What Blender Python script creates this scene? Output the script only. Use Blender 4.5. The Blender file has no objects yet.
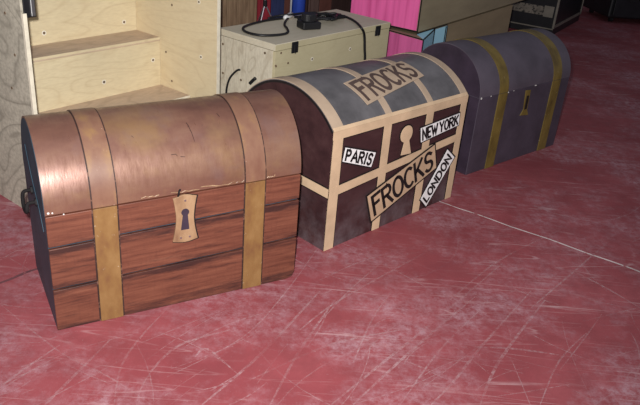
import bpy, bmesh, math, random
from mathutils import Vector, Matrix

# ------------------------------------------------------------------ camera
FPX, PITCH, ROLL, CAMH = 699.77, math.radians(26.381), math.radians(4.831), 1.5
FW = Vector((0, math.cos(PITCH), -math.sin(PITCH)))
_r = Vector((1, 0, 0)); _u = _r.cross(FW)
RT = math.cos(ROLL)*_r + math.sin(ROLL)*_u
UP = -math.sin(ROLL)*_r + math.cos(ROLL)*_u
CAM = Vector((0, 0, CAMH))
scene = bpy.context.scene
C = scene.collection
cd = bpy.data.cameras.new('camera'); cam = bpy.data.objects.new('camera', cd); C.objects.link(cam)
cd.sensor_width = 36; cd.lens = FPX/640*36; cd.clip_start = .05
m3 = Matrix((RT, UP, -FW)).transposed()
cam.matrix_world = Matrix.Translation(CAM) @ m3.to_4x4()
scene.camera = cam

# ------------------------------------------------------------------ light
world = bpy.data.worlds.new('world'); scene.world = world; world.use_nodes = True
bg = world.node_tree.nodes['Background']; bg.inputs[0].default_value = (.82, .84, 1, 1); bg.inputs[1].default_value = .15
# the photographer's flash, a hand's breadth above the lens
fl = bpy.data.lights.new('camera_flash', 'SPOT'); flo = bpy.data.objects.new('camera_flash', fl); C.objects.link(flo)
fl.energy = 520; fl.spot_size = math.radians(105); fl.spot_blend = 1.0; fl.shadow_soft_size = .025; fl.color = (1, .97, .93)
flo.location = CAM + UP*.07 - RT*.05
aim = FW + RT*(270-320)/FPX - UP*(120-202.5)/FPX
flo.rotation_euler = aim.to_track_quat('-Z', 'Y').to_euler()
# dim overhead fill, added to model the forms; no such source is known
al = bpy.data.lights.new('overhead_fill', 'AREA'); alo = bpy.data.objects.new('overhead_fill', al); C.objects.link(alo)
al.size = 4; al.energy = 25; al.color = (.85, .90, 1); alo.location = (.6, .2, 5.0)
alo.rotation_euler = (0, 0, 0)

vs = scene.view_settings
vs.view_transform = 'Standard'; vs.look = 'None'; vs.gamma = 1; vs.use_curve_mapping = False; vs.exposure = 0.0

# ------------------------------------------------------------------ pixel rays
def ray(px, py): return FW + RT*(px-320)/FPX - UP*(py-202.5)/FPX
def on_floor(px, py, z=0.0):
    d = ray(px, py); return CAM + d*((z-CAMH)/d.z)
def on_plane(px, py, P, n):
    d = ray(px, py); return CAM + d*((Vector(P)-CAM).dot(n)/d.dot(n))

# ------------------------------------------------------------------ node helpers
class NT:
    def __init__(s, name):
        s.m = bpy.data.materials.new(name); s.m.use_nodes = True
        s.n = s.m.node_tree.nodes; s.l = s.m.node_tree.links
        s.b = s.n['Principled BSDF']; s.out = s.n['Material Output']
        s.tc = s.n.new('ShaderNodeTexCoord')
    def vec(s, scale=(1,1,1), rot=(0,0,0), loc=(0,0,0)):
        mp = s.n.new('ShaderNodeMapping'); s.l.new(s.tc.outputs['Object'], mp.inputs[0])
        mp.inputs['Scale'].default_value = scale; mp.inputs['Rotation'].default_value = rot; mp.inputs['Location'].default_value = loc
        return mp.outputs[0]
    def noise(s, scale=5, detail=4, rough=.55, vec=None, dist=0):
        t = s.n.new('ShaderNodeTexNoise'); t.inputs['Scale'].default_value = scale; t.inputs['Detail'].default_value = detail
        t.inputs['Roughness'].default_value = rough; t.inputs['Distortion'].default_value = dist
        s.l.new(vec if vec else s.tc.outputs['Object'], t.inputs['Vector']); return t.outputs['Fac']
    def ramp(s, fac, stops):
        r = s.n.new('ShaderNodeValToRGB'); e = r.color_ramp.elements
        while len(e) < len(stops): e.new(.5)
        for k, (p, c) in enumerate(stops):
            e[k].position = p; e[k].color = (c, c, c, 1) if isinstance(c, (int, float)) else (*c, 1)
        s.l.new(fac, r.inputs[0]); return r.outputs[0]
    def mix(s, fac, a, b, mode='MIX'):
        x = s.n.new('ShaderNodeMix'); x.data_type = 'RGBA'; x.blend_type = mode
        for sock, v in ((x.inputs[0], fac), (x.inputs[6], a), (x.inputs[7], b)):
            if isinstance(v, (int, float)): sock.default_value = v
            elif isinstance(v, tuple): sock.default_value = (*v, 1)
            else: s.l.new(v, sock)
        return x.outputs[2]
    def math(s, op, a, b=0.0):
        x = s.n.new('ShaderNodeMath'); x.operation = op
        for sock, v in ((x.inputs[0], a), (x.inputs[1], b)):
            if isinstance(v, (int, float)): sock.default_value = v
            else: s.l.new(v, sock)
        return x.outputs[0]
    def done(s, col, rough=.6, spec=.4, bump=None, bstr=.2, bdist=.004, metal=0):
        if isinstance(col, tuple): s.b.inputs['Base Color'].default_value = (*col, 1)
        else: s.l.new(col, s.b.inputs['Base Color'])
        if isinstance(rough, (int, float)): s.b.inputs['Roughness'].default_value = rough
        else: s.l.new(rough, s.b.inputs['Roughness'])
        s.b.inputs['Specular IOR Level'].default_value = spec; s.b.inputs['Metallic'].default_value = metal
        if bump is not None:
            b = s.n.new('ShaderNodeBump'); b.inputs['Strength'].default_value = bstr; b.inputs['Distance'].default_value = bdist
            s.l.new(bump, b.inputs['Height']); s.l.new(b.outputs[0], s.b.inputs['Normal'])
        return s.m

def sc(c, k): return tuple(min(1, x*k) for x in c)

def mat_paint(name, col, var=.25, rough=.5, spec=.4, wear=None, wear_amt=.62, scale=9, streak=(1,1,1), seed=0):
    t = NT(name)
    a = t.noise(scale, 5, .6, t.vec(streak, loc=(seed, seed*.7, 0)))
    c = t.ramp(a, [(.28, sc(col, 1-var)), (.5, col), (.74, sc(col, 1+var))])
    if wear:
        w = t.noise(34, 6, .7, t.vec((1,1,1), loc=(seed+3,1,2)))
        c = t.mix(t.ramp(w, [(wear_amt, 0), (wear_amt+.06, 1)]), c, wear)
    return t.done(c, rough, spec, a, .08)

def mat_ply(name, col, dark, axis=(1, 6, 6), rough=.65, seed=0, contrast=1.0):
    # rotary cut plywood: broad wandering figure and fine grain
    t = NT(name)
    v = t.vec(axis, loc=(seed*1.7, seed*.9, seed*2.3))
    n1 = t.noise(.8, 2, .45, v, .9)
    ring = t.math('FRACT', t.math('MULTIPLY', n1, 11.0))
    ring = t.ramp(ring, [(0, 1), (.14, .25), (.5, 0), (.86, .1), (1, 1)])
    n2 = t.noise(22, 5, .65, v)
    c = t.mix(t.math('MULTIPLY', ring, .42*contrast), col, dark)
    c = t.mix(t.math('MULTIPLY', t.ramp(n2, [(.4, 0), (.7, 1)]), .35*contrast), c, sc(dark, .9))
    n3 = t.noise(3.1, 3, .5, t.vec((1,1,1), loc=(seed,2,1)))
    c = t.mix(t.ramp(n3, [(.45, 0), (.75, .35)]), c, sc(col, .72))
    return t.done(c, rough, .3, n2, .1)

M = {}
M['ply'] = mat_ply('pale_plywood', (.70, .60, .40), (.48, .36, .21), (1.2, 4, 5), seed=1, contrast=.75)
M['ply_right'] = mat_ply('pale_plywood_upright', (.69, .58, .385), (.48, .35, .20), (3, 1.2, 5), seed=4, contrast=.55)
M['ply_grey'] = mat_ply('weathered_plywood', (.53, .49, .40), (.20, .18, .145), (3, 2.6, 3), seed=7, contrast=1.5)
M['ply_tread'] = mat_ply('scuffed_plywood_tread', (.60, .46, .34), (.36, .26, .19), (1.2, 4, 4), seed=9)
M['ply_edge'] = mat_paint('pale_plywood_edge', (.70, .64, .52), .15, .7, .2, scale=30)
M['box_front'] = mat_ply('straw_plywood', (.54, .48, .31), (.42, .35, .21), (1.5, 4, 5), seed=12, contrast=.5)
M['box_side'] = mat_ply('grey_plywood_with_figure', (.72, .66, .53), (.36, .29, .20), (4, 4, 1.5), seed=15, contrast=1.2)
M['box_top'] = mat_ply('dusty_plywood_top', (.66, .60, .47), (.48, .41, .30), (1.2, 4, 4), seed=18, contrast=.6)
M['screw'] = mat_paint('dull_screw_head', (.16, .11, .07), .3, .5, .4)
M['filler'] = mat_paint('pale_filler', (.78, .74, .64), .1, .8, .2)
M['black'] = mat_paint('black_plastic', (.010, .010, .012), .3, .45, .4)
M['ink'] = mat_paint('black_brush_paint', (.012, .009, .010), .3, .55, .3)
M['steel'] = NT('dull_steel').done((.55, .55, .56), .4, .5, metal=1)
M['whiteplastic'] = mat_paint('white_plastic', (.75, .75, .76), .08, .4, .4)

# copper lid of the near chest
def m_copper():
    t = NT('copper_brown_paint')
    a = t.noise(3.2, 6, .66, t.vec((.8,1.5,1.5)))
    c = t.ramp(a, [(.30, (.130, .058, .044)), (.5, (.205, .098, .070)), (.70, (.27, .150, .098))])
    b = t.noise(34, 5, .65, t.vec((2, .5, .5)))
    c = t.mix(t.ramp(b, [(.5, 0), (.8, .35)]), c, (.12, .050, .038))
    g = t.noise(4.5, 4, .6, t.vec((1,1,1), loc=(5,2,1)))
    c = t.mix(t.ramp(g, [(.52, 0), (.70, .6)]), c, (.31, .185, .085))
    p = t.noise(5.5, 4, .6, t.vec((1,1,1), loc=(9,4,7)))
    c = t.mix(t.ramp(p, [(.55, 0), (.72, .5)]), c, (.20, .125, .120))
    w = t.noise(40, 5, .75, t.vec((.6,1,1), loc=(2,1,9)))
    c = t.mix(t.ramp(w, [(.68, 0), (.71, .6)]), c, (.06, .04, .04))
    return t.done(c, t.ramp(b, [(.3, .27), (.7, .43)]), .8, b, .12, metal=.35)
M['copper'] = m_copper()
def m_plank():
    t = NT('red_brown_grained_paint')
    a = t.noise(9, 7, .70, t.vec((.45, 3, 7)))
    c = t.ramp(a, [(.28, (.050, .017, .013)), (.44, (.125, .041, .026)), (.60, (.170, .060, .037)), (.80, (.235, .098, .060))])
    # dark brushed shading the painter laid along the board edges and band sides
    sep = t.n.new('ShaderNodeSeparateXYZ'); t.l.new(t.tc.outputs['Object'], sep.inputs[0])
    zz = t.math('SUBTRACT', sep.outputs[2], t.math('MULTIPLY', sep.outputs[0], .026))
    st = t.noise(6, 6, .70, t.vec((.9, 1, 7), loc=(4,0,1)))
    fr_ = t.math('FRACT', t.math('DIVIDE', t.math('ADD', zz, .006), .1575))
    ed = t.ramp(fr_, [(0, 1), (.22, .35), (.55, .12), (.84, .45), (.97, 1)])
    c = t.mix(t.ramp(t.math('ADD', t.math('MULTIPLY', ed, .28), st), [(.62, 0), (.82, .82)]), c, (.022, .011, .012))
    d = t.noise(70, 3, .6, t.vec((1.6, 3, .3)))
    c = t.mix(t.ramp(d, [(.52, 0), (.8, .35)]), c, (.07, .025, .018))
    w = t.noise(70, 5, .8, t.vec((1,1,1), loc=(1,5,2)))
    c = t.mix(t.ramp(w, [(.71, 0), (.73, .7)]), c, (.42, .33, .30))
    return t.done(c, .45, .4, a, .15)
M['plank'] = m_plank()
def m_gold(name, base, dk, hi, seed):
    t = NT(name)
    a = t.noise(9, 5, .6, t.vec((1.5,1,.8), loc=(seed,1,0)))
    c = t.ramp(a, [(.3, dk), (.5, base), (.72, hi)])
    w = t.noise(55, 5, .8, t.vec((1,1,1), loc=(seed,5,2)))
    c = t.mix(t.ramp(w, [(.66, 0), (.69, .8)]), c, (.55, .45, .36))
    return t.done(c, .42, .45, a, .1)
M['gold'] = m_gold('ochre_gold_paint', (.205, .110, .040), (.145, .064, .030), (.265, .155, .062), 1)
M['gold_lid'] = m_gold('rubbed_copper_gold_paint', (.19, .098, .064), (.15, .068, .046), (.255, .145, .062), 4)
M['gold_dim'] = m_gold('olive_gold_paint', (.15, .105, .025), (.09, .060, .016), (.20, .14, .035), 8)
M['darkline'] = mat_paint('dark_brown_brush_line', (.035, .018, .016), .4, .6, .3, (.14, .07, .05), .56)
M['brass'] = m_gold('worn_brass_paint', (.30, .185, .105), (.19, .105, .06), (.40, .27, .165), 11)
M['navy'] = mat_paint('blue_black_paint', (.034, .068, .098), .3, .5, .35, (.20, .21, .22), .73)
M['rust'] = mat_paint('dark_rope', (.012, .010, .011), .4, .8, .2)
# maroon trunk
def m_maroon():
    t = NT('dark_maroon_paint')
    a = t.noise(6, 5, .6, t.vec((.6, 2, 2)))
    c = t.ramp(a, [(.3, (.030, .012, .014)), (.55, (.050, .021, .023)), (.75, (.070, .033, .034))])
    # pale floor dust kicked over the lower boards
    sep = t.n.new('ShaderNodeSeparateXYZ'); t.l.new(t.tc.outputs['Object'], sep.inputs[0])
    h = t.ramp(sep.outputs[2], [(.0, 1), (.27, 0)])
    d = t.noise(5, 6, .7, t.vec((1,1,1), loc=(2,7,1)))
    c = t.mix(t.math('MULTIPLY', h, t.ramp(d, [(.42, 0), (.7, .75)])), c, (.17, .14, .155))
    w = t.noise(60, 5, .8, t.vec((1,1,1), loc=(1,5,6)))
    c = t.mix(t.ramp(w, [(.73, 0), (.75, .6)]), c, (.3, .24, .24))
    return t.done(c, .5, .35, a, .1)
M['maroon'] = m_maroon()
M['tan'] = mat_paint('tan_paint', (.57, .41, .27), .16, .6, .3, (.36, .24, .15), .68, seed=2)
M['tan_lid'] = mat_paint('dusty_tan_paint', (.42, .315, .23), .16, .6, .3, (.30, .22, .17), .66, seed=5)
M['greylid'] = mat_paint('slate_grey_paint', (.118, .112, .120), .42, .45, .45, (.25, .23, .23), .71, seed=3, scale=6)
M['sign_tan'] = mat_paint('sign_tan_paint', (.49, .34, .225), .14, .6, .3, seed=6)
M['sign_white'] = mat_paint('sign_white_paint', (.80, .79, .80), .08, .6, .3, seed=6)
M['sign_brown'] = mat_paint('sign_brown_ink', (.085, .055, .048), .2, .6, .3, seed=6)
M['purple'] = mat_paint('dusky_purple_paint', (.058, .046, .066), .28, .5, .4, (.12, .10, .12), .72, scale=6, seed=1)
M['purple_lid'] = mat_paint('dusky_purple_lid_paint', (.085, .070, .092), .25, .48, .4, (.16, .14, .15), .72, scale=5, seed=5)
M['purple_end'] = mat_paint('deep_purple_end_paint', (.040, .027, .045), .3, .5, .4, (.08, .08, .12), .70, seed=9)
M['chip'] = mat_paint('chipped_white_primer', (.60, .58, .57), .1, .8, .2)
# scenery crates
def m_pink(name, col, dk):
    t = NT(name)
    a = t.noise(3.2, 3, .5, t.vec((0.01, 7, .35)))
    c = t.ramp(a, [(.32, dk), (.5, col), (.7, sc(col, 1.12))])
    return t.done(c, .6, .3)
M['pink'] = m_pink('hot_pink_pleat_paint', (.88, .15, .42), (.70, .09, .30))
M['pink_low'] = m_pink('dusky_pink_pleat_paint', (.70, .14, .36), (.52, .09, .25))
M['skyblue'] = mat_paint('sky_blue_paint', (.44, .80, 1.0), .05, .6, .3, seed=2)
M['crate'] = mat_paint('drab_brown_paint', (.33, .275, .18), .15, .6, .3, scale=5, streak=(.5,2,2), seed=2)
M['crate_low'] = mat_paint('drab_ochre_brown_paint', (.32, .25, .155), .15, .6, .3, scale=5, streak=(.5,2,2), seed=6)
M['casing'] = mat_paint('black_case_laminate', (.012, .012, .015), .3, .4, .4, seed=3)
M['casetrim'] = mat_paint('tarnished_metal_edge', (.20, .18, .15), .2, .4, .5, seed=3)
M['caselabel'] = mat_paint('faded_label_strip', (.20, .175, .145), .5, .6, .3, (.02,.02,.02), .52, seed=3)
def m_board():
    t = NT('rough_brown_board')
    a = t.noise(6, 5, .6, t.vec((6, 6, .6)))
    c = t.ramp(a, [(.3, (.12, .075, .045)), (.55, (.25, .17, .105)), (.75, (.34, .24, .15))])
    k = t.noise(5, 2, .5, t.vec((2,2,1.4), loc=(1.3,.2,.4)))
    c = t.mix(t.ramp(k, [(.66, 0), (.72, .8)]), c, (.06, .035, .025))
    return t.done(c, .7, .2, a, .2)
M['board'] = m_board()
for nm, col in (('red', (.22, .016, .028)), ('navycloth', (.035, .045, .12)), ('blue', (.02, .055, .34)), ('brownred', (.14, .055, .045)),
                ('umber', (.085, .05, .045)), ('darkwood', (.05, .028, .026)), ('palepost', (.55, .55, .58))):
    M[nm] = mat_paint(nm + '_paint', col, .3, .7, .2, streak=(4,4,.6))

# red painted concrete
def m_floor():
    t = NT('scuffed_red_concrete_paint')
    a = t.noise(1.3, 7, .62)
    c = t.ramp(a, [(.28, (.185, .036, .045)), (.48, (.262, .056, .066)), (.70, (.335, .085, .098))])
    b = t.noise(9, 7, .7)
    c = t.mix(t.ramp(b, [(.40, .55), (.56, 0)]), c, (.22, .052, .060))
    d = t.noise(2.1, 8, .72, t.vec((1,1,1), loc=(3.3,8.1,0)))
    e = t.noise(26, 6, .8)
    dust = t.math('MULTIPLY', t.ramp(d, [(.46, 0), (.66, 1)]), t.ramp(e, [(.40, 0), (.64, .72)]))
    c = t.mix(dust, c, (.47, .31, .36))
    # long fine scratches: thin level lines of stretched noise
    for k, (ang, st, off, amt) in enumerate(((.62, 6, 1, .40), (.95, 7, 5, .36), (-.55, 7, 9, .26), (.2, 8, 13, .22), (.78, 9, 23, .40))):
        n = t.noise(1.15, 2, .4, t.vec((.55, st, 1), (0, 0, -ang), (off, off*1.7, 0)), .25)
        ln = t.ramp(t.math('ABSOLUTE', t.math('SUBTRACT', n, .5)), [(.002, 1), (.008, 0)])
        mk = t.ramp(t.noise(2.6, 4, .65, t.vec((1,1,1), loc=(off*3, 4, 0))), [(.50, 0), (.64, 1)])
        c = t.mix(t.math('MULTIPLY', t.math('MULTIPLY', ln, mk), amt), c, (.60, .42, .44))
    s = t.noise(90, 3, .7)
    c = t.mix(t.ramp(s, [(.66, 0), (.72, .35)]), c, (.52, .35, .36))
    return t.done(c, t.ramp(b, [(.3, .50), (.7, .68)]), .35, b, .12, .003)
M['floor'] = m_floor()
def m_scuff():
    t = NT('pale_scuff')
    tr = t.n.new('ShaderNodeBsdfTransparent'); mx = t.n.new('ShaderNodeMixShader')
    a = t.noise(55, 5, .75)
    b = t.noise(3, 3, .6)
    f = t.math('MULTIPLY', t.ramp(a, [(.40, .04), (.68, .62)]), t.ramp(b, [(.35, .12), (.62, 1)]))
    m = t.done((.62, .42, .45), .7, .2)
    t.l.new(f, mx.inputs[0]); t.l.new(tr.outputs[0], mx.inputs[1]); t.l.new(t.b.outputs[0], mx.inputs[2])
    t.l.new(mx.outputs[0], t.out.inputs[0]); return m
M['scuff'] = m_scuff()
M['joint'] = mat_paint('pale_floor_joint', (.58, .48, .48), .25, .8, .2, (.34, .12, .13), .55)
M['jointdark'] = mat_paint('dark_floor_crack', (.13, .05, .06), .3, .8, .2, (.30, .09, .10), .56)
M['wall'] = mat_paint('dim_painted_wall', (.16, .14, .13), .15, .8, .2)

# ------------------------------------------------------------------ mesh helpers
def link(o, parent=None):
    C.objects.link(o)
    if parent: o.parent = parent
    return o
def thing(name, label, cat, loc=(0,0,0), rz=0, group=None):
    o = bpy.data.objects.new(name, None); o.location = loc; o.rotation_euler = (0,0,rz); o.empty_display_size = .1
    o['label'] = label; o['category'] = cat
    if group: o['group'] = group
    return link(o)
def tag(o, label, cat, group=None):
    o['label'] = label; o['category'] = cat
    if group: o['group'] = group
    return o
def obj(name, bm, mat, parent=None, bevel=0, label=None, smooth=False):
    bmesh.ops.recalc_face_normals(bm, faces=bm.faces)
    me = bpy.data.meshes.new(name); bm.to_mesh(me); bm.free()
    me.materials.append(mat)
    o = link(bpy.data.objects.new(name, me), parent)
    if smooth:
        for p in me.polygons: p.use_smooth = True
    if bevel:
        b = o.modifiers.new('bevel', 'BEVEL'); b.width = bevel; b.segments = 2; b.limit_method = 'ANGLE'
    if label: o['label'] = label
    return o
def bx(x0, x1, y0, y1, z0, z1, bm=None):
    bm = bm or bmesh.new()
    v = [bm.verts.new((x, y, z)) for z in (z0, z1) for x, y in ((x0,y0),(x1,y0),(x1,y1),(x0,y1))]
    for f in ((0,3,2,1),(4,5,6,7),(0,1,5,4),(1,2,6,5),(2,3,7,6),(3,0,4,7)): bm.faces.new([v[i] for i in f])
    return bm
def prism(pts, d, bm=None):
    """pts: closed loop of 3-D points, d: extrusion vector"""
    bm = bm or bmesh.new(); d = Vector(d)
    a = [bm.verts.new(p) for p in pts]; b = [bm.verts.new(Vector(p)+d) for p in pts]
    bm.faces.new(a); bm.faces.new(b[::-1]); n = len(a)
    for i in range(n): bm.faces.new((a[i], a[(i+1)%n], b[(i+1)%n], b[i]))
    return bm
def spline(pts, n=8):
    pts = [Vector(p) for p in pts]; out = []
    for i in range(len(pts)-1):
        p0 = pts[max(i-1,0)]; p1 = pts[i]; p2 = pts[i+1]; p3 = pts[min(i+2,len(pts)-1)]
        for k in range(n):
            t = k/n
            out.append(.5*((2*p1)+(p2-p0)*t+(2*p0-5*p1+4*p2-p3)*t*t+(3*p1-p0-3*p2+p3)*t**3))
    return out+[pts[-1]]
def tube(path, r, seg=8, bm=None, closed=False):
    bm = bm or bmesh.new(); path = [Vector(p) for p in path]; rings = []; n = len(path); ref = Vector((0,0,1))
    for i, p in enumerate(path):
        t = (path[(i+1)%n if closed else min(i+1,n-1)]-path[(i-1)%n if closed else max(i-1,0)]).normalized()
        if abs(t.dot(ref)) > .95: ref = Vector((1,0,0)) if abs(t.x) < .9 else Vector((0,1,0))
        a = t.cross(ref).normalized(); b = a.cross(t); ref = b
        rr = r[i] if isinstance(r, (list, tuple)) else r
        rings.append([bm.verts.new(p+rr*(math.cos(q)*a+math.sin(q)*b)) for q in [2*math.pi*k/seg for k in range(seg)]])
    for i in range(n if closed else n-1):
        A, B = rings[i], rings[(i+1)%n]
        for k in range(seg): bm.faces.new((A[k], A[(k+1)%seg], B[(k+1)%seg], B[k]))
    if not closed: bm.faces.new(rings[0][::-1]); bm.faces.new(rings[-1])
    return bm
def disc(center, normal, r, th, seg=12, bm=None):
    n = Vector(normal).normalized(); a = n.orthogonal().normalized(); b = n.cross(a)
    return prism([Vector(center)+r*(math.cos(2*math.pi*k/seg)*a+math.sin(2*math.pi*k/seg)*b) for k in range(seg)], n*th, bm)

# ------------------------------------------------------------------ lettering
def arc(cx, cy, rx, ry, a0, a1, n=14):
    return [(cx+rx*math.cos(math.radians(a0+(a1-a0)*k/n)), cy+ry*math.sin(math.radians(a0+(a1-a0)*k/n))) for k in range(n+1)]
GL = {
 'F': [[(.08,0),(.04,.98),(.95,1)], [(.06,.55),(.75,.58)]],
 'R': [[(.08,0),(.04,1)], [(.04,.97),(.55,1)]+arc(.55,.76,.35,.24,90,-90)+[(.1,.50)], [(.45,.52),(.98,.0)]],
 'O': [arc(.5,.5,.46,.5,90,450,24)],
 'C': [arc(.55,.5,.5,.5,52,308,18)],
 'K': [[(.06,0),(.06,1)], [(.92,1),(.1,.42)], [(.34,.58),(.96,0)]],
 'S': [[(.90,.86)]+arc(.5,.75,.38,.25,40,240,10)+arc(.5,.26,.42,.26,65,-150,12)],
 'P': [[(.08,0),(.06,1)], [(.06,.98),(.5,1)]+arc(.5,.74,.36,.26,90,-90)+[(.1,.47)]],
 'A': [[(.0,0),(.5,1),(1,0)], [(.2,.36),(.8,.36)]],
 'I': [[(.5,0),(.5,1)]],
 'N': [[(.06,0),(.06,1),(.92,0),(.92,1)]],
 'E': [[(.92,1),(.08,1),(.06,0),(.92,0)], [(.08,.52),(.75,.52)]],
 'W': [[(0,1),(.26,0),(.5,.8),(.74,0),(1,1)]],
 'Y': [[(.02,1),(.5,.48),(.98,1)], [(.5,.5),(.48,0)]],
 'L': [[(.08,1),(.08,0),(.92,0)]],
 'D': [[(.06,0),(.06,1),(.45,1)]+arc(.42,.5,.5,.5,84,-84,12)+[(.06,0)]],
}
def ribbon(bm, pts, w, f):
    """flat brush stroke: pts in metres on the sign, f(x, y, lift) -> 3-D"""
    P = [Vector((x, y)) for x, y in pts]; Q = []
    for i in range(len(P)-1):
        k = max(1, int((P[i+1]-P[i]).length/.02))
        Q += [P[i].lerp(P[i+1], j/k) for j in range(k)]
    Q.append(P[-1]); n = len(Q)
    t0 = (Q[1]-Q[0]).normalized(); t1 = (Q[-1]-Q[-2]).normalized()
    Q[0] = Q[0]-t0*w*.35; Q[-1] = Q[-1]+t1*w*.35
    L = []
    for i in range(n):
        a = Q[i]-Q[max(i-1,0)] if i else Q[1]-Q[0]; b = Q[min(i+1,n-1)]-Q[i] if i < n-1 else Q[-1]-Q[-2]
        t = (a.normalized()+b.normalized()); t = t.normalized() if t.length > 1e-4 else a.normalized()
        nn = Vector((-t.y, t.x)); m = 1/max(.55, nn.dot(Vector((-a.normalized().y, a.normalized().x))))
        q1, q2 = Q[i]+nn*w/2*m, Q[i]-nn*w/2*m
        L.append((bm.verts.new(f(q1.x,q1.y,.0008)), bm.verts.new(f(q2.x,q2.y,.0008)), bm.verts.new(f(q1.x,q1.y,0)), bm.verts.new(f(q2.x,q2.y,0))))
    for A, B in zip(L, L[1:]):
        for i, j in ((0,1),(1,3),(3,2),(2,0)): bm.faces.new((A[i], A[j], B[j], B[i]))
    for E_ in (L[0], L[-1]): bm.faces.new((E_[0], E_[1], E_[3], E_[2]))
def sign(parent, name, text, quad, surf, mats, w, widths=None, pad=(.05,.14), border=.006, gap=.22, lab=None):
    """quad: tl, tr, br, bl in the face's own 2-D coordinates; surf(a, b, lift) -> 3-D"""
    tl, tr, br, bl = [Vector(q) for q in quad]
    Lx = ((tr-tl).length+(br-bl).length)/2; Ly = ((tl-bl).length+(tr-br).length)/2
    def plane(s, t): return (bl.lerp(br, s)).lerp(tl.lerp(tr, s), t)
    def grid(e, lift, th):
        bm = bmesh.new(); nx, ny = 12, 6; top = []; bot = []
        for j in range(ny+1):
            for i in range(nx+1):
                q = plane(-e/Lx+(1+2*e/Lx)*i/nx, -e/Ly+(1+2*e/Ly)*j/ny)
                top.append(bm.verts.new(surf(q.x, q.y, lift+th))); bot.append(bm.verts.new(surf(q.x, q.y, lift)))
        W = nx+1
        for j in range(ny):
            for i in range(nx):
                k = j*W+i
                bm.faces.new((top[k], top[k+1], top[k+W+1], top[k+W])); bm.faces.new((bot[k], bot[k+W], bot[k+W+1], bot[k+1]))
        ring = [i for i in range(W)]+[j*W+nx for j in range(1,ny+1)]+[ny*W+i for i in range(nx-1,-1,-1)]+[j*W for j in range(ny-1,0,-1)]
        for a, b in zip(ring, ring[1:]+ring[:1]): bm.faces.new((top[a], top[b], bot[b], bot[a]))
        return bm
    board = obj(name, grid(0, .0035, .0025), mats[0], parent, label=lab)
    if border: obj('border', grid(border, .0030, .0015), mats[1], board)
    ws = widths or [1]*len(text); tot = sum(ws)+gap*(len(text)-1); x = pad[0]; uw = (1-2*pad[0])/tot
    bm = bmesh.new()
    f = lambda X, Y, l: (lambda q: surf(q.x, q.y, .0061+l))(plane(X/Lx, Y/Ly))
    for ch, cw in zip(text, ws):
        if ch != ' ':
            for st in GL[ch]:
                ribbon(bm, [((x+px*uw*cw)*Lx, (pad[1]+py*(1-2*pad[1]))*Ly) for px, py in st], w, f)
        x += uw*(cw+gap)
    obj('lettering', bm, mats[2], board)
    return board

# ------------------------------------------------------------------ room
def struct(o): o['kind'] = 'structure'; return o
fb = bmesh.new(); bx(-7, 8, -2, 12, -.12, 0, fb)
floor = struct(obj('floor', fb, M['floor']))
struct(obj('wall_back', bx(-7, 8, 12, 12.15, 0, 3.4), M['wall']))

def strip_on_floor(pts, w, bm, z=.0006):
    n = len(pts); L = []
    for i, p in enumerate(pts):
        t = (pts[min(i+1,n-1)]-pts[max(i-1,0)]); t.z = 0; t.normalize(); nn = Vector((-t.y, t.x, 0))
        k = w*(.35+.65*math.sin(math.pi*(i+.5)/n))
        L.append((bm.verts.new((p.x+nn.x*k/2, p.y+nn.y*k/2, z)), bm.verts.new((p.x-nn.x*k/2, p.y-nn.y*k/2, z))))
    for A, B in zip(L, L[1:]): bm.faces.new((A[0], A[1], B[1], B[0]))
a, b = on_floor(436, 200), on_floor(640, 272)
d = (b-a).normalized(); nrm = Vector((-d.y, d.x, 0))
jt = []
for k in range(41):
    p = a-d*.5+d*(k*.09); jt.append(p+nrm*(.004*math.sin(k*1.7)+.003*math.sin(k*.6)))
bm = bmesh.new(); strip_on_floor(jt, .011, bm, .0012)
obj('floor_joint', bm, M['joint'], floor)
bm = bmesh.new(); strip_on_floor(spline([on_floor(*p) for p in ((-60,300),(0,283),(18,276),(34,270),(70,262))], 6), .014, bm, .0010)
obj('floor_crack', bm, M['jointdark'], floor)
random.seed(4)
scuffs = [[(0,304),(60,352),(109,377),(152,405)], [(167,309),(140,338),(121,367),(114,405)], [(320,245),(285,293),(243,337),(167,377)],
 [(320,291),(263,352),(202,405)], [(335,300),(300,350),(270,405)], [(195,357),(207,349),(233,370)], [(320,280),(355,264),(392,252)], [(318,324),(350,290),(381,263)],
 [(331,405),(380,365),(431,324),(503,263)], [(353,405),(410,352),(475,297)], [(392,291),(372,320),(353,363)], [(431,405),(455,380),(481,347),(531,291)],
 [(475,347),(515,349),(559,355)], [(575,272),(606,288),(640,308)], [(531,308),(570,275),(609,241)], [(640,363),(634,385),(631,405)], [(480,405),(500,360),(545,300)],
 [(60,345),(20,372),(0,388)], [(110,340),(60,390),(45,405)], [(230,330),(180,345),(150,372)], [(300,330),(340,300),(430,250)], [(560,230),(500,260),(450,300)],
 [(590,330),(560,360),(540,405)], [(250,380),(330,345),(400,330)], [(0,260),(20,250),(40,252)], [(400,405),(440,350),(480,310)], [(520,200),(560,215),(610,225)]]
bm = bmesh.new()
for s in scuffs: strip_on_floor(spline([on_floor(*p) for p in s], 8), random.uniform(.005, .011), bm, .0006+random.uniform(0,.0002))
for k in range(110):
    px, py = random.uniform(-40, 680), 210+195*random.random()**.8
    p = on_floor(px, py); a = random.choice((.75, .75, .9, 1.1, .5, -.6, -.35, 1.6))+random.gauss(0,.12); L = random.uniform(.08, .5)
    c = random.gauss(0, .25)
    pts = [p+Vector((math.cos(a+c*t)*L*t, math.sin(a+c*t)*L*t, 0)) for t in [q/6-.5 for q in range(7)]]
    strip_on_floor(pts, random.uniform(.002, .005), bm, .0008)
sco = obj('scuff_marks', bm, M['scuff'], floor); sco['kind'] = 'stuff'

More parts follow.
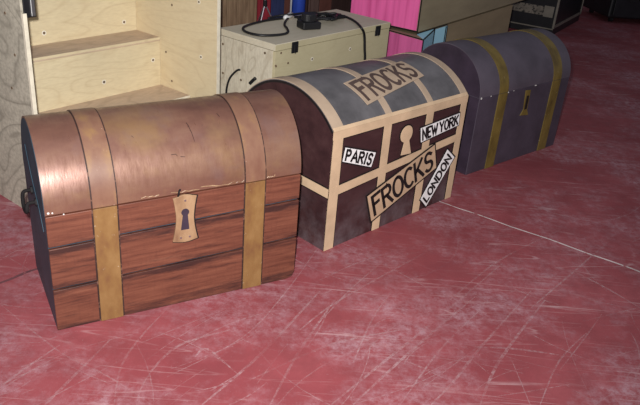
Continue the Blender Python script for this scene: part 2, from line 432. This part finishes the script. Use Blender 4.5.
# ------------------------------------------------------------------ chests
def make_profile(D, h, rise, kind, n=44):
    """points (y, z, ny, nz) of the lid curve from the front edge over to the back edge"""
    out = []
    if kind == 'round':
        for k in range(n+1):
            a = math.pi*k/n; nv = Vector((-math.cos(a)/(D/2), math.sin(a)/rise)).normalized()
            out.append((D/2-D/2*math.cos(a), h+rise*math.sin(a), nv.x, nv.y))
    else:
        R = (D*D/4+rise*rise)/(2*rise); cz = h+rise-R; a0 = math.asin(D/2/R)
        for k in range(n+1):
            a = -a0+2*a0*k/n; out.append((D/2+R*math.sin(a), cz+R*math.cos(a), math.sin(a), math.cos(a)))
    return out
def lid_shell(prof, W, h, tilt=0, th=.012):
    bm = bmesh.new(); n = len(prof)
    def row(off, x): return [bm.verts.new((x, y+ny*off, max(z+nz*off, h)+tilt*x)) for y, z, ny, nz in prof]
    A, B, Ai, Bi = row(0,0), row(0,W), row(-th,0), row(-th,W)
    for i in range(n-1):
        bm.faces.new((A[i], B[i], B[i+1], A[i+1])).smooth = True
        bm.faces.new((Ai[i], Ai[i+1], Bi[i+1], Bi[i])).smooth = True
        bm.faces.new((A[i], A[i+1], Ai[i+1], Ai[i])); bm.faces.new((B[i], Bi[i], Bi[i+1], B[i+1]))
    for k in (0, n-1): bm.faces.new((A[k], Ai[k], Bi[k], B[k]))
    bm.normal_update(); bmesh.ops.split_edges(bm, edges=[e for e in bm.edges if len(e.link_faces) == 2 and e.calc_face_angle(0) > .6])
    return bm
def arc_strap(prof, x0, x1, lift, th, tilt=0, i0=0, i1=None, xf=None):
    bm = bmesh.new(); P = prof[i0:i1]; rows = []
    for y, z, ny, nz in P:
        rows.append([bm.verts.new((x, y+ny*o, z+nz*o+tilt*x)) for x, o in ((x0,lift+th),(x1,lift+th),(x1,lift),(x0,lift))])
    for A, B in zip(rows, rows[1:]):
        for k in range(4):
            f = bm.faces.new((A[k], A[(k+1)%4], B[(k+1)%4], B[k])); f.smooth = (k in (0, 2))
    bm.faces.new(rows[0]); bm.faces.new(rows[-1][::-1])
    bm.normal_update(); bmesh.ops.split_edges(bm, edges=[e for e in bm.edges if len(e.link_faces) == 2 and e.calc_face_angle(0) > .8])
    return bm
def end_cap(prof, x0, x1, h, inset=.004, tilt=0):
    pts = [(x0, y-ny*inset, z-nz*inset+tilt*x0) for y, z, ny, nz in prof if z >= h]
    return prism(pts, (x1-x0, 0, 0))

# ---- near chest: copper lid, red brown planks
W, D, h, rise, tilt = .890, .442, .436, .240, .018
c1 = thing('treasure_chest', 'large copper-brown chest with red-brown planks, two ochre bands and brass keyhole plate', 'chest', (-.844, 1.888, 0), math.radians(30.7), 'stage prop chests')
obj('body', bx(0, W, .013, D, .0, h), M['navy'], c1, .003, 'blue-black painted carcass')
def plank(z0l, z1l, z0r, z1r, chip=0):
    pts = [(0,0,z0l)]
    pts += [(W-chip*1.2,0,z0r), (W-.3*chip,0,z0r+.25*chip), (W,0,z0r+chip)] if chip else [(W,0,z0r)]
    pts += [(W,0,z1r), (0,0,z1l)]
    return prism(pts, (0,.013,0))
J = [(.0,.0), (.161,.183), (.317,.345), (h-.002, h+tilt*W-.002)]
for k in range(3):
    obj('plank', plank(J[k][0]+(.004 if k else .0), J[k+1][0]-.004, J[k][1]+(.004 if k else .0), J[k+1][1]-.004, .03 if k == 0 else 0), M['plank'], c1, .002)
prof = make_profile(D, h, rise, 'round')
lid = obj('lid', lid_shell(prof, W, h, tilt), M['copper'], c1, label='copper-brown barrel lid')
for x0, x1 in ((-.001, .014), (W-.014, W+.001)):
    obj('lid_end', end_cap(prof, x0, x1, h, .007, tilt), M['navy'], lid)
for x0, x1 in ((.144, .220), (.671, .746)):
    obj('lid_band', arc_strap(prof, x0, x1, .0004, .003, tilt), M['gold_lid'], lid, label='rubbed copper-gold band')
    bm = prism([(x0,-.004,.001),(x1,-.004,.001),(x1,-.004,h+tilt*x1-.004),(x0,-.004,h+tilt*x0-.004)], (0,.006,0))
    obj('front_band', bm, M['gold'], c1, .001, 'ochre gold band')
for x in (.142, .222, .669, .748):
    obj('band_outline', arc_strap(prof, x-.0025, x+.0025, .0003, .0012, tilt), M['darkline'], lid)
    obj('band_outline', prism([(x-.003,-.0012,.002),(x+.003,-.0012,.002),(x+.003,-.0012,h+tilt*x-.006),(x-.003,-.0012,h+tilt*x-.006)], (0,.004,0)), M['darkline'], c1)
def lid1(u, k, l=.0006):
    y, z, ny, nz = prof[k]; return Vector((u, y+ny*l, z+nz*l+tilt*u))
random.seed(11)
for u0, u1 in ((.30,.36),(.40,.50),(.505,.62),(.625,.665),(.755,.785)):
    n_ = 8; pts3 = [lid1(u0+(u1-u0)*k/n_, 0).lerp(lid1(u0+(u1-u0)*k/n_, 1), .15+.5*random.random()) for k in range(n_+1)]
    obj('worn_rim', tube(pts3, [.0008+.0016*random.random() for _ in pts3], 5), M['brass'], lid)
for pts in ([(.495,14),(.500,12),(.503,10)], [(.492,14.5),(.497,13.5)], [(.415,8),(.430,8),(.436,7.5)], [(.445,7.4),(.46,7.2)], [(.61,16),(.615,15)], [(.30,13),(.305,12.6)]):
    P3 = []
    for u, k in pts:
        k0 = int(k); P3.append(lid1(u, k0).lerp(lid1(u, k0+1), k-k0))
    obj('scratch', tube(P3, [.0012]*(len(P3)-1)+[.0006] if len(P3) > 2 else .0011, 5), M['darkline'], lid)
# hourglass keyhole plate
pl = []
for t in [k/12 for k in range(13)]: pl.append((.447-(.030+.012*abs(2*t-1)**1.6+.003*(1-t)), .264+.166*t))
top = [(.447-.036+.072*k/8, .430+.010*math.sin(math.pi*k/8)) for k in range(1,8)]
rt = [(2*.447-x, z) for x, z in pl][::-1]
bot = [(.447+.044-.088*k/8, .264-.008*math.sin(math.pi*k/8)) for k in range(1,8)]
loop = pl+top+rt+bot
lock = obj('lock_plate', prism([(x,-.007,z) for x, z in loop], (0,.008,0)), M['brass'], c1, .0015, 'worn brass hourglass plate')
back = obj('lock_border', prism([(.450+(x-.447)*1.06,-.0035,.345+(z-.347)*1.02) for x, z in loop], (0,.004,0)), M['ink'], c1)  # black border, slightly larger than the plate and set to the right
kh = [(.447+.014*math.cos(math.radians(a)), .373+.014*math.sin(math.radians(a))) for a in range(-50, 231, 20)]
kh += [(.431, .306), (.461, .306)]
obj('keyhole', prism([(x,-.0078,z) for x, z in kh], (0,.003,0)), M['purple_end'], lock)
for x, z in ((.447,.418),(.430,.276),(.462,.276)): obj('rivet', disc((x,-.0068,z), (0,-1,0), .004, .0025, 8), M['steel'], lock)
obj('hasp_hook', tube(spline([(.424,-.002,.436),(.423,-.012,.444),(.424,-.014,.458),(.430,-.008,.462)], 5), .0035, 6), M['black'], c1, label='small black hook')
# carrying handle on the blue-black end
hd = obj('handle', tube(spline([(.0,.17,.405),(-.028,.172,.402),(-.034,.175,.372),(-.034,.235,.352),(-.034,.262,.372),(-.028,.268,.402),(0,.268,.405)], 6), .0065, 8), M['rust'], c1, label='dark rope carrying handle', smooth=True)
for y in (.17,.268): obj('handle_mount', disc((0,y,.405), (-1,0,0), .015, .006, 10), M['black'], hd)
obj('cord', tube(spline([(-.003,.30,.56),(-.004,.20,.48),(-.004,.10,.42),(-.004,.04,.36)], 8), .0011, 6), M['navy'], c1, label='thin dark cord')
for u, z, r in ((.010,.445,.004),(.022,.444,.003),(.055,.434,.0025)): obj('paint_chip', disc((u,-.001,z), (0,-1,0), r, .0015, 6), M['chip'], c1)

# ---- middle trunk: maroon with tan straps and signs
W, D, h, rise = .898, .549, .536, .130
c2 = thing('costume_trunk', 'dark maroon trunk with tan straps, grey arched lid, FROCKS and city signs', 'trunk', (.031, 2.564, 0), math.radians(46.2), 'stage prop chests')
obj('body', bx(0, W, 0, D, .0, h), M['maroon'], c2, .002, 'dark maroon painted box')
prof = make_profile(D, h, rise, 'seg', 40)
lid = obj('lid', lid_shell(prof, W, h), M['greylid'], c2, label='slate grey arched lid')
for x0, x1 in ((-.0008, .014), (W-.014, W+.0008)): obj('lid_end', end_cap(prof, x0, x1, h, .003), M['maroon'], lid)
T = .0035
def fr(x0, x1, z0, z1, t=T): return bx(x0, x1, -t, .001, z0, z1)
for x0, x1, z1 in ((0,.054,h),(.303,.351,h),(.592,.642,h),(.852,W,h)): obj('upright_strap', fr(x0, x1, .001, z1-.001), M['tan'], c2)
obj('top_strap', fr(-.001, W+.001, .503, h+.002, T+.0008), M['tan'], c2)
bm = prism([(0,-T-.0006,.250),(W,-T-.0006,.316),(W,-T-.0006,.353),(0,-T-.0006,.290)], (0,T+.001,0))
obj('middle_strap', bm, M['tan'], c2)
obj('end_strap', prism([(-.0035,0,.250),(-.0035,D,.262),(-.0035,D,.300),(-.0035,0,.290)], (.0045,0,0)), M['tan'], c2)
for x0, x1 in ((0,.060),(.318,.356),(.603,.640),(W-.045,W)): obj('lid_strap', arc_strap(prof, x0, x1, .0002, .003), M['tan_lid'], lid)
obj('lid_front_strap', arc_strap(prof, 0, W, .0003, .0036, i0=0, i1=2), M['tan'], lid)
E_ = .0055
for x0, x1 in ((.0,.054),(.303,.351),(.592,.642),(.852,W)):
    obj('strap_outline', bx(max(x0-E_,0), min(x1+E_,W), -.0016, .001, .002, h-.004), M['ink'], c2)
obj('strap_outline', bx(0, W, -.0018, .001, .503-E_, h-.002), M['ink'], c2)
obj('strap_outline', prism([(0,-.0020,.250-E_),(W,-.0020,.316-E_),(W,-.0020,.353+E_),(0,-.0020,.290+E_)], (0,.003,0)), M['ink'], c2)
obj('strap_outline', prism([(-.0018,0,.250-E_),(-.0018,D,.262-E_),(-.0018,D,.300+E_),(-.0018,0,.290+E_)], (.0025,0,0)), M['ink'], c2)
obj('end_strap', prism([(W-.001,0,.316),(W-.001,D,.300),(W-.001,D,.340),(W-.001,0,.353)], (.0045,0,0)), M['tan'], c2)
bm = bmesh.new(); rows = []
for y, z, ny, nz in prof: rows.append((bm.verts.new((-.0016, y-ny*.003, z-nz*.003)), bm.verts.new((-.0016, y-ny*.013, max(z-nz*.013, h-.012)))))
for A, B in zip(rows, rows[1:]): bm.faces.new((A[0], B[0], B[1], A[1]))
ex = bmesh.ops.extrude_face_region(bm, geom=list(bm.faces)); bmesh.ops.translate(bm, vec=(.0012,0,0), verts=[v for v in ex['geom'] if isinstance(v, bmesh.types.BMVert)])
obj('lid_end_outline', bm, M['ink'], lid)
# tan keyhole
kh = [(.462+.040*math.cos(math.radians(a)), .433+.040*math.sin(math.radians(a))) for a in range(-48, 229, 12)]+[(.452,.395),(.441,.337),(.512,.331),(.487,.397)]
kk = [(.462+(x-.462)*1.16, .405+(z-.405)*1.08) for x, z in kh]
ky = obj('keyhole_plate', prism([(x,-.0045,z) for x, z in kh], (0,.005,0)), M['tan'], c2, label='tan painted keyhole')
obj('border', prism([(x,-.0025,z) for x, z in kk], (0,.003,0)), M['ink'], ky)
front = lambda a, b, l: Vector((a, -l, b))
sign(c2, 'city_sign', 'PARIS', [(.071,.459),(.263,.393),(.243,.331),(.061,.400)], front, (M['sign_white'], M['ink'], M['ink']), .011, [1,1.15,1,.35,.9], (.06,.14), .006, .28, 'white PARIS sign')
sign(c2, 'city_sign', 'NEW YORK', [(.558,.441),(.850,.458),(.856,.397),(.575,.370)], front, (M['sign_white'], M['ink'], M['ink']), .011, [1,.75,1.3,.12,.95,1,1,.95], (.035,.13), .006, .24, 'white NEW YORK sign')
sign(c2, 'city_sign', 'LONDON', [(.640,.062),(.799,.283),(.868,.228),(.694,.010)], front, (M['sign_white'], M['ink'], M['ink']), .011, [.8,1,1,1.05,1,1], (.05,.2), .008, .22, 'slanted white LONDON sign')
sign(c2, 'name_sign', 'FROCKS', [(.239,.193),(.681,.334),(.722,.210),(.286,.058)], lambda a, b, l: Vector((a, -l-.003, b)), (M['sign_tan'], M['ink'], M['ink']), .017, [.85,1,1.1,1,1,.95], (.05,.13), .009, .18, 'slanted tan FROCKS sign')
R2 = (D*D/4+rise*rise)/(2*rise); cz2 = h+rise-R2
def lidsurf(a, b, l):
    s = math.asin((b-D/2)/R2); return Vector((a, D/2+(R2+l)*math.sin(s), cz2+(R2+l)*math.cos(s)))
sign(c2, 'name_sign', 'FROCKS', [(.214,.172),(.672,.245),(.686,.115),(.240,.052)], lidsurf, (M['tan_lid'], M['sign_brown'], M['sign_brown']), .017, [.85,1,1.1,1,1,.95], (.05,.13), 0, .18, 'tan FROCKS sign on lid')

# ---- far chest: dusky purple
W, D, h, rise = .865, .48, .436, .228
c3 = thing('treasure_chest', 'dusky purple chest with two olive-gold bands, farthest of the three', 'chest', (.778, 3.508, 0), math.radians(43.0), 'stage prop chests')
obj('body', bx(0, W, 0, D, .0, h), M['purple'], c3, .003)
prof = make_profile(D, h, rise, 'round')
lid = obj('lid', lid_shell(prof, W, h), M['purple_lid'], c3, label='dusky purple barrel lid')
for x0, x1 in ((-.001, .014), (W-.014, W+.001)): obj('lid_end', end_cap(prof, x0, x1, h, .004), M['purple_end'], lid)
obj('end_panel', bx(-.003, .002, .004, D-.004, .002, h-.004), M['purple_end'], c3)
obj('end_panel', bx(W-.002, W+.003, .004, D-.004, .002, h-.004), M['purple_end'], c3)
for x0, x1 in ((.165, .243), (.682, .767)):
    obj('lid_band', arc_strap(prof, x0, x1, .0004, .003), M['gold_dim'], lid)
    obj('front_band', bx(x0, x1, -.004, .001, .001, h-.003), M['gold_dim'], c3, .001)
# gold outlined hasp plate with a dark slot
hs = [(.418,.418),(.466,.414),(.470,.300),(.492,.262),(.410,.272),(.432,.305)]
lk = obj('hasp_plate', prism([(x,-.004,z) for x, z in hs], (0,.005,0)), M['gold_dim'], c3, .001, 'olive-gold hasp plate')
obj('slot', prism([(x,-.0052,z) for x, z in ((.436,.385),(.458,.383),(.461,.303),(.440,.303))], (0,.003,0)), M['ink'], lk)
for u, r in ((.012,.006),(.095,.0035),(.30,.0025),(.505,.004),(.515,.003),(.245,.004)):
    obj('paint_chip', disc((u,-.0042 if u == .245 else -.0005,h-.003), (0,-1,0), r, .0015, 6), M['chip'], c3)

# ------------------------------------------------------------------ plywood steps
TH = math.radians(53); SU = Vector((math.cos(TH), math.sin(TH), 0)); SV = Vector((-math.sin(TH), math.cos(TH), 0))
SP = on_floor(14, 203)
st = thing('plywood_steps', 'pale plywood step unit with tall side panels standing behind the copper chest', 'steps', SP, TH)
SW, F0, BK, HT = .95, -.285, 1.15, 1.30
FL = -.245
obj('side_panel', bx(0, .015, FL+.002, BK, 0, HT), M['ply_grey'], st, .001, 'greyish weathered plywood side')
rp = obj('side_panel', bx(SW, SW+.018, F0-.011, BK, 0, HT), M['ply_right'], st, .001)
obj('panel_edge', bx(SW-.0005, SW+.0185, F0-.014, F0-.011, 0, HT), M['ply_edge'], st)
obj('front_batten', bx(-.0005, .0155, FL-.012, FL+.002, 0, .885), M['ply_edge'], st, .001, 'pale upright batten')
hz = on_plane(31, 8, SP+SV*FL, SV)
hl = (hz-SP)
hxx = hl.dot(SU)
hg = obj('latch', bx(hxx-.007, hxx+.011, FL-.012, FL+.001, hl.z-.030, hl.z+.14), M['steel'], st, .003, 'steel latch')
obj('latch_rim', bx(min(.008, hxx-.012), hxx+.016, FL-.006, FL+.0005, hl.z-.034, hl.z+.15), M['black'], hg, .002)
# (front y, back y, height) of each tread
TR = [(-.275, -.10, .09), (-.10, .138, .338), (.128, .318, .592), (.316, .52, .84), (.52, .80, 1.09)]
for k, (y0, y1, z) in enumerate(TR):
    t = obj('tread', bx(.019, SW-.001, y0, y1, z-.018, z), M['ply_tread'], st, .001, 'scuffed plywood tread')
    obj('tread_nosing', bx(.019, SW-.001, y0-.002, y0, z-.011, z+.0005), M['ply_edge'] if k == 1 else M['ply'], t)
    zb = TR[k-1][2] if k else 0
    obj('riser', bx(.019, SW-.001, y0+.002, y0+.018, zb, z-.019), M['ply'], st)
def screw(parent, p, n, r=.006, halo=True):
    s = obj('screw', disc(p, n, r, .0015, 8), M['screw'], parent)
    if halo: obj('filler_ring', disc(p, n, r*1.7, .0007, 10), M['filler'], s)
def loc(P): d_ = P-SP; return (d_.dot(SU), d_.dot(SV), d_.z)
for px in ((172,5),(199,2),(166,52),(201,57),(172,81)):
    p = loc(on_plane(*px, SP+SU*SW, SU)); screw(st, (SW,p[1],p[2]), (-1,0,0), halo=px[0] > 190)
for px, k in (((124,22),3),((153,60),2),((104,82),2),((44,33),3)):
    yy = TR[k][0]+.002; p = loc(on_plane(*px, SP+SV*yy, SV)); screw(st, (p[0],yy,p[2]), (0,-1,0), .007)
for px in ((5,13),(15,55),(12,88)):
    p = loc(on_plane(*px, SP, SU)); screw(st, (0,p[1],p[2]), (-1,0,0), .006, False)

# ------------------------------------------------------------------ plywood crate with catches
BT = math.radians(51.7); BP = Vector((-.285, 3.449, 0)); BU = Vector((math.cos(BT), math.sin(BT), 0)); BV = Vector((-math.sin(BT), math.cos(BT), 0))
BW, BD, BH = .985, .415, .639
bxo = thing('plywood_crate', 'straw-coloured plywood box with lid and black catches behind the trunk', 'crate', BP, BT)
zl = BH-.034
obj('front_panel', bx(.0, BW, 0, .016, 0, zl-.002), M['box_front'], bxo, .001)
obj('end_panel', bx(0, .016, .0165, BD, 0, zl-.002), M['box_side'], bxo, .001, 'greyish plywood end with swirling grain')
obj('end_panel', bx(BW-.016, BW, .0165, BD, 0, zl-.002), M['box_side'], bxo, .001)
obj('back_panel', bx(.0165, BW-.0165, BD-.016, BD, 0, zl-.002), M['box_front'], bxo, .001)
obj('bottom', bx(.0165, BW-.0165, .0165, BD-.0165, .005, .02), M['box_front'], bxo)
bl = obj('lid', bx(-.001, BW+.001, -.001, BD, zl+.001, BH), M['box_top'], bxo, .0015, 'dusty plywood lid')
obj('lid_rim', bx(-.0016, BW+.0016, -.0016, -.0008, zl+.0016, BH-.003), M['box_front'], bl)
for px in ((294.5,47), (377.5,30.5)):
    p = on_plane(*px, BP, BV)-BP; u = p.dot(BU); z = p.z
    c = obj('catch', bx(u-.024, u+.024, -.007, .001, z-.030, z+.028), M['black'], bxo, .003, 'black catch')
    obj('catch_tongue', bx(u-.010, u+.010, -.012, -.005, z-.026, z+.012), M['black'], c, .002)
    obj('rivet', disc((u,-.007,z-.028), (0,-1,0), .005, .0025, 8), M['steel'], c)
for px in ((312,59),(350,49),(288,63),(281,53)):
    p = on_plane(*px, BP, BV)-BP; screw(bxo, (p.dot(BU),0,p.z), (0,-1,0), .006, px[0] > 300)
for px in ((223,44),(265,53),(276,66),(223,73),(241,80)):
    p = on_plane(*px, BP, BU)-BP; screw(bxo, (0,p.dot(BV),p.z), (-1,0,0), .007, False)
# cable, plugs on the crate lid
def top(px, py, dz=.008): return on_floor(px, py, BH+dz)
cb = thing('power_cable', 'black looped power cable with plug lying on the plywood box', 'cable', top(290, 22, 0))
def rel(pts): return [p-Vector(cb.location) for p in pts]
loop1 = [top(*p) for p in ((288,17.5),(276,19),(266,20.5),(251.6,24),(243.5,27.5),(244.5,31),(252,33.8),(262,35.3),(274,35.2),(284,34),(288,32),(287,28.5),(284.5,25),(286,20.5),(289,17))]
obj('cable', tube(rel(spline(loop1, 6)), .007, 8), M['black'], cb, smooth=True)
random.seed(7)
coil = []
for k in range(131):
    t = k/130; a = t*2*math.pi*6.2; cx, cy = 318+3*math.sin(k*.4), 16.5
    rr = .80+.22*math.sin(k*.83)+.12*math.sin(k*2.1); q = top(cx+3+22*math.cos(a)*rr, cy+3.6*math.sin(a)*rr-.8*math.sin(k*.31), .010+.034*t); coil.append(q)
obj('coil', tube(rel(coil), .0065, 6), M['black'], cb, smooth=True)
obj('cable', tube(rel(spline([top(268,18.2),(top(280,15.5,.02)),top(291,14.5,.03),top(304,13,.03),top(316,12.5,.03)], 6)), .006, 6), M['black'], cb, smooth=True)
obj('connector', tube(rel([top(284.5,18,.012),top(286,17.2,.014),top(290,15.2,.016),top(292.5,14,.016)]), [.010,.015,.016,.009], 8), M['whiteplastic'], cb, label='white connector', smooth=True)
# plug block at the cable's end
o0 = top(308.5, 28.5, 0)-Vector(cb.location); Rz = Matrix.Rotation(BT-.35, 4, 'Z')
def plugbm(bm): bm.transform(Matrix.Translation(o0) @ Rz); return bm
pg = obj('plug', plugbm(bx(-.056, .056, -.042, .042, .0015, .042)), M['black'], cb, .007, 'chunky black plug')
obj('plug_head', plugbm(prism([(.044*math.cos(math.radians(a)), .036*math.sin(math.radians(a)), .040) for a in range(0,360,20)], (0,0,.042))), M['casing'], pg, .006)
obj('plug_face', plugbm(bx(-.022, .022, -.0400, -.034, .05, .074)), M['black'], pg, .003)
q = on_plane(362.5, 34, BP, BV); q2 = on_plane(363, 64, BP, BV); off = -BV*.012
pp = [top(322,14,.03), top(334,14.5,.02), top(346,17,.012), top(355,21.5,.012), top(361,27.5,.010), q+off, on_plane(363,48,BP,BV)+off, q2+off, q2+off-Vector((0,0,.25))]
obj('hanging_lead', tube(rel(spline(pp, 7)), .0075, 8), M['black'], cb, label='lead hanging down the box front', smooth=True)
# lead at the box's grey end
l2 = thing('end_lead', 'short black lead arching out of the grey end of the plywood box', 'cable', on_plane(240, 70, BP, BU))
pp = [on_plane(241,69.5,BP,BU)-BU*.008, on_plane(238,70.5,BP,BU)-BU*.012, on_plane(234,77,BP,BU)-BU*.03, on_plane(231.5,87,BP,BU)-BU*.035, on_plane(230.5,98,BP,BU)-BU*.03, on_plane(230,125,BP,BU)-BU*.02]
obj('lead', tube([p-Vector(l2.location) for p in spline(pp, 6)], .0055, 8), M['black'], l2, smooth=True)
l3 = thing('end_lead', 'stubby black cable end poking from the box end just above the trunk', 'cable', on_plane(255, 80, BP, BU))
pp = [on_plane(256.5,78,BP,BU)-BU*.008, on_plane(254,80.5,BP,BU)-BU*.012, on_plane(252,83,BP,BU)-BU*.016]
obj('lead', tube([p-Vector(l3.location) for p in spline(pp, 6)], .009, 8), M['black'], l3, smooth=True)

# ------------------------------------------------------------------ painted scenery crates
CT = math.radians(57); CP = Vector((.54, 4.63, 0))
zc = .495
lo = thing('scenery_crate', 'low brown painted crate with pink end and sky-blue corner behind the trunk', 'crate', CP, CT, 'stacked scenery crates')
foot = [(-.093,-.096), (.25,0), (1.72,0), (1.72,.53), (.018,.53)]
obj('body', prism([(x,y,.0) for x, y in foot], (0,0,zc-.004)), M['crate_low'], lo)
def panel(a, b, z0, z1, th=.004):
    a = Vector((*a,0)); b = Vector((*b,0)); d_ = (b-a).normalized(); n = Vector((d_.y,-d_.x,0))
    return prism([a+Vector((0,0,z0)), b+Vector((0,0,z0)), b+Vector((0,0,z1)), a+Vector((0,0,z1))], n*th)
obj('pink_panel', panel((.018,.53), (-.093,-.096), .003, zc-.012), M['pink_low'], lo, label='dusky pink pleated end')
obj('blue_panel', panel((-.090,-.095), (.25,0), .003, zc-.010), M['skyblue'], lo, label='sky-blue corner panel')
obj('blue_panel', panel((.262,0), (.452,0), .003, zc-.008), M['skyblue'], lo, label='sky-blue front panel')
obj('blue_ledge', prism([(-.088,-.094,zc-.004),(.25,-.002,zc-.004),(-.0,-.002,zc-.004)], (0,0,.004)), M['skyblue'], lo)
ol = [((.018,.53,zc-.006),(-.096,-.100,zc-.006)), ((-.096,-.100,zc-.006),(.255,-.006,zc-.004)), ((-.097,-.101,.003),(-.097,-.101,zc-.006)), ((.256,-.005,.003),(.256,-.005,zc-.004)),
      ((.432,-.006,.003),(.432,-.006,zc-.008)), ((-.005,-.004,zc+.002),(.45,-.004,zc+.002)), ((.455,-.005,.003),(.455,-.005,zc-.006))]
for a, b in ol: obj('painted_outline', tube([a, b], .004, 6), M['ink'], lo)
up = thing('scenery_crate', 'long brown painted crate with hot pink pleated end, on the low crate', 'crate', CP+Vector((0,0,zc+.008)), CT, 'stacked scenery crates')
obj('body', bx(0, 2.35, 0, .53, 0, .55), M['crate'], up, .002)
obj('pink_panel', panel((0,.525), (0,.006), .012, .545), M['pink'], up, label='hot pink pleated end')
for a, b in (((-.004,.53,0.006),(-.004,-.002,.006)), ((-.003,-.003,.003),(-.003,-.003,.55)), ((-.004,.528,.003),(-.004,.528,.55))):
    obj('painted_outline', tube([a, b], .005, 6), M['ink'], up)

# ------------------------------------------------------------------ things standing behind the plywood box
PB = BP+BV*.80
def upright(name, label, cat, x0, x1, back, mat, th=.03, top_z=1.35, shape='board', group=None, lean=.0):
    P = PB+BV*back; a = on_plane(x0, 12, P, BV); b = on_plane(x1, 12, P, BV)
    w = (b-a).dot(BU); base = Vector((a.x, a.y, 0))
    o = thing(name, label, cat, base, BT, group)
    if shape == 'board':
        obj('board', bx(0, w, 0, th, 0, top_z), mat, o, .003)
        obj('batten', bx(w*.1, w*.9, th, th+.02, .25, .31), mat, o, .002)
    elif shape == 'cloth':
        n = 14; pts = [(w*k/n, .012*math.sin(k*1.9), 0) for k in range(n+1)]+[(w*(n-k)/n, .02+.012*math.sin((n-k)*1.9), 0) for k in range(n+1)]
        obj('cloth', prism(pts, (0,0,top_z)), mat, o, smooth=False)
        obj('hem', bx(0, w, -.014, .036, 0, .03), mat, o)
    else:
        obj('pole', tube([(w/2,0,.012),(w/2,0,top_z)], w/2, 12), mat, o, smooth=True)
        obj('foot', disc((w/2,0,0), (0,0,1), w*.8, .02, 14), mat, o)
    return o
gb = 'brown boards behind the plywood box'
upright('rough_board', 'rough brown board standing next to the plywood steps', 'board', 216, 227, .00, M['board'], group=gb)
upright('rough_board', 'rough brown knotty board, middle one of three behind the plywood box', 'board', 227.4, 237, .06, M['board'], group=gb)
upright('rough_board', 'wide rough brown board next to the dark red scenery flat', 'board', 237.4, 257, .12, M['board'], group=gb)
gc = 'coloured uprights behind the plywood box'
upright('scenery_flat', 'dark red scenery flat beside the brown boards', 'flat', 257.5, 271, .22, M['red'], shape='cloth', group=gc)
upright('scenery_flat', 'narrow navy scenery flat right of the dark red one', 'flat', 271.5, 284, .34, M['navycloth'], group=gc)
upright('scenery_flat', 'thin reddish-brown scenery flat left of the white pole', 'flat', 284.3, 290, .40, M['brownred'], group=gc)
upright('upright_pole', 'thin white pole left of the bright blue pole', 'pole', 290.3, 293.2, .24, M['palepost'], shape='pole', group=gc)
upright('upright_pole', 'bright blue pole standing behind the cable coil', 'pole', 293.5, 302.5, .10, M['blue'], shape='pole', group=gc)
upright('upright_pole', 'thin dark pole right of the bright blue pole', 'pole', 302.8, 306.5, .24, M['darkwood'], shape='pole', group=gc)
upright('scenery_flat', 'dark brown scenery flat behind the cable coil', 'flat', 307, 319, .40, M['umber'], shape='cloth', group=gc)
upright('scenery_flat', 'reddish-brown scenery flat between two darker ones', 'flat', 319.3, 331, .48, M['brownred'], group=gc)
upright('scenery_flat', 'very dark wooden scenery flat beside the hot pink crate end', 'flat', 331.3, 356, .55, M['darkwood'], group=gc)
# thin metal stand
P = PB+BV*.12
sb = on_plane(265, 5, P, BV); sx = Vector((sb.x, sb.y, 0))
sd = thing('metal_stand', 'thin steel stand with splayed legs in front of the red panel', 'stand', sx, BT)
hp = sb.z
obj('pole', tube([(0,0,hp-.02),(0,0,hp+.5)], .006, 8), M['steel'], sd)
for a in (200, 330, 80): obj('leg', tube([(0,0,hp+.01),(.12*math.cos(math.radians(a)),.12*math.sin(math.radians(a)),hp-.22),(.2*math.cos(math.radians(a)),.2*math.sin(math.radians(a)),.005)], .005, 8), M['steel'], sd)
obj('collar', disc((0,0,hp-.01), (0,0,1), .014, .04, 10), M['black'], sd)

# ------------------------------------------------------------------ black case and dark equipment at the far right
KP = on_floor(551.5, 36); KT = math.radians(60)
ks = thing('flight_case', 'black case with tarnished metal edges on the floor behind the purple chest', 'case', KP, KT)
KW, KD, KH = 1.15, 1.05, .95
obj('body', bx(0, KW, 0, KD, .0, KH), M['casing'], ks, .006)
obj('edge_trim', bx(-.006, KW+.006, -.006, .002, .075, .105), M['casetrim'], ks); obj('edge_trim', bx(-.006, .002, .0, KD, .06, .072), M['casetrim'], ks)
obj('corner_trim', bx(-.008, .012, -.008, .012, .075, KH), M['casetrim'], ks)
obj('corner_trim', bx(KW-.012, KW+.008, -.008, .012, .075, KH), M['casetrim'], ks)
obj('label_strip', bx(-.005, .001, .03, KD*.85, .19, .28), M['caselabel'], ks)
obj('label_end', bx(-.007, .001, .03, .13, .18, .29), M['casetrim'], ks)
# dark equipment trunk on castors
EP = on_floor(606, 23); ET = math.radians(8)
eq = thing('equipment_trunk', 'dark equipment trunk with round side vents at the far right edge', 'case', EP, ET)
obj('body', bx(0, 1.5, 0, .7, .06, .95), M['casing'], eq, .02)
for x in (.1, 1.4):
    for y in (.1, .6): obj('castor', tube([(x-.02,y,.03),(x+.02,y,.03)], .0299, 12), M['black'], eq)
for x in (.28, .74): obj('round_vent', disc((x,0,.42), (0,-1,0), .17, .02, 24), M['black'], eq)
for x in (.06, .52, .98): obj('slat', bx(x-.02, x+.02, -.03, .0, .10, .92), M['casing'], eq, .004)
obj('handle', tube(spline([(.50,0,.16),(.50,-.04,.17),(.62,-.04,.21),(.62,0,.22)], 6), .012, 8), M['casetrim'], eq)
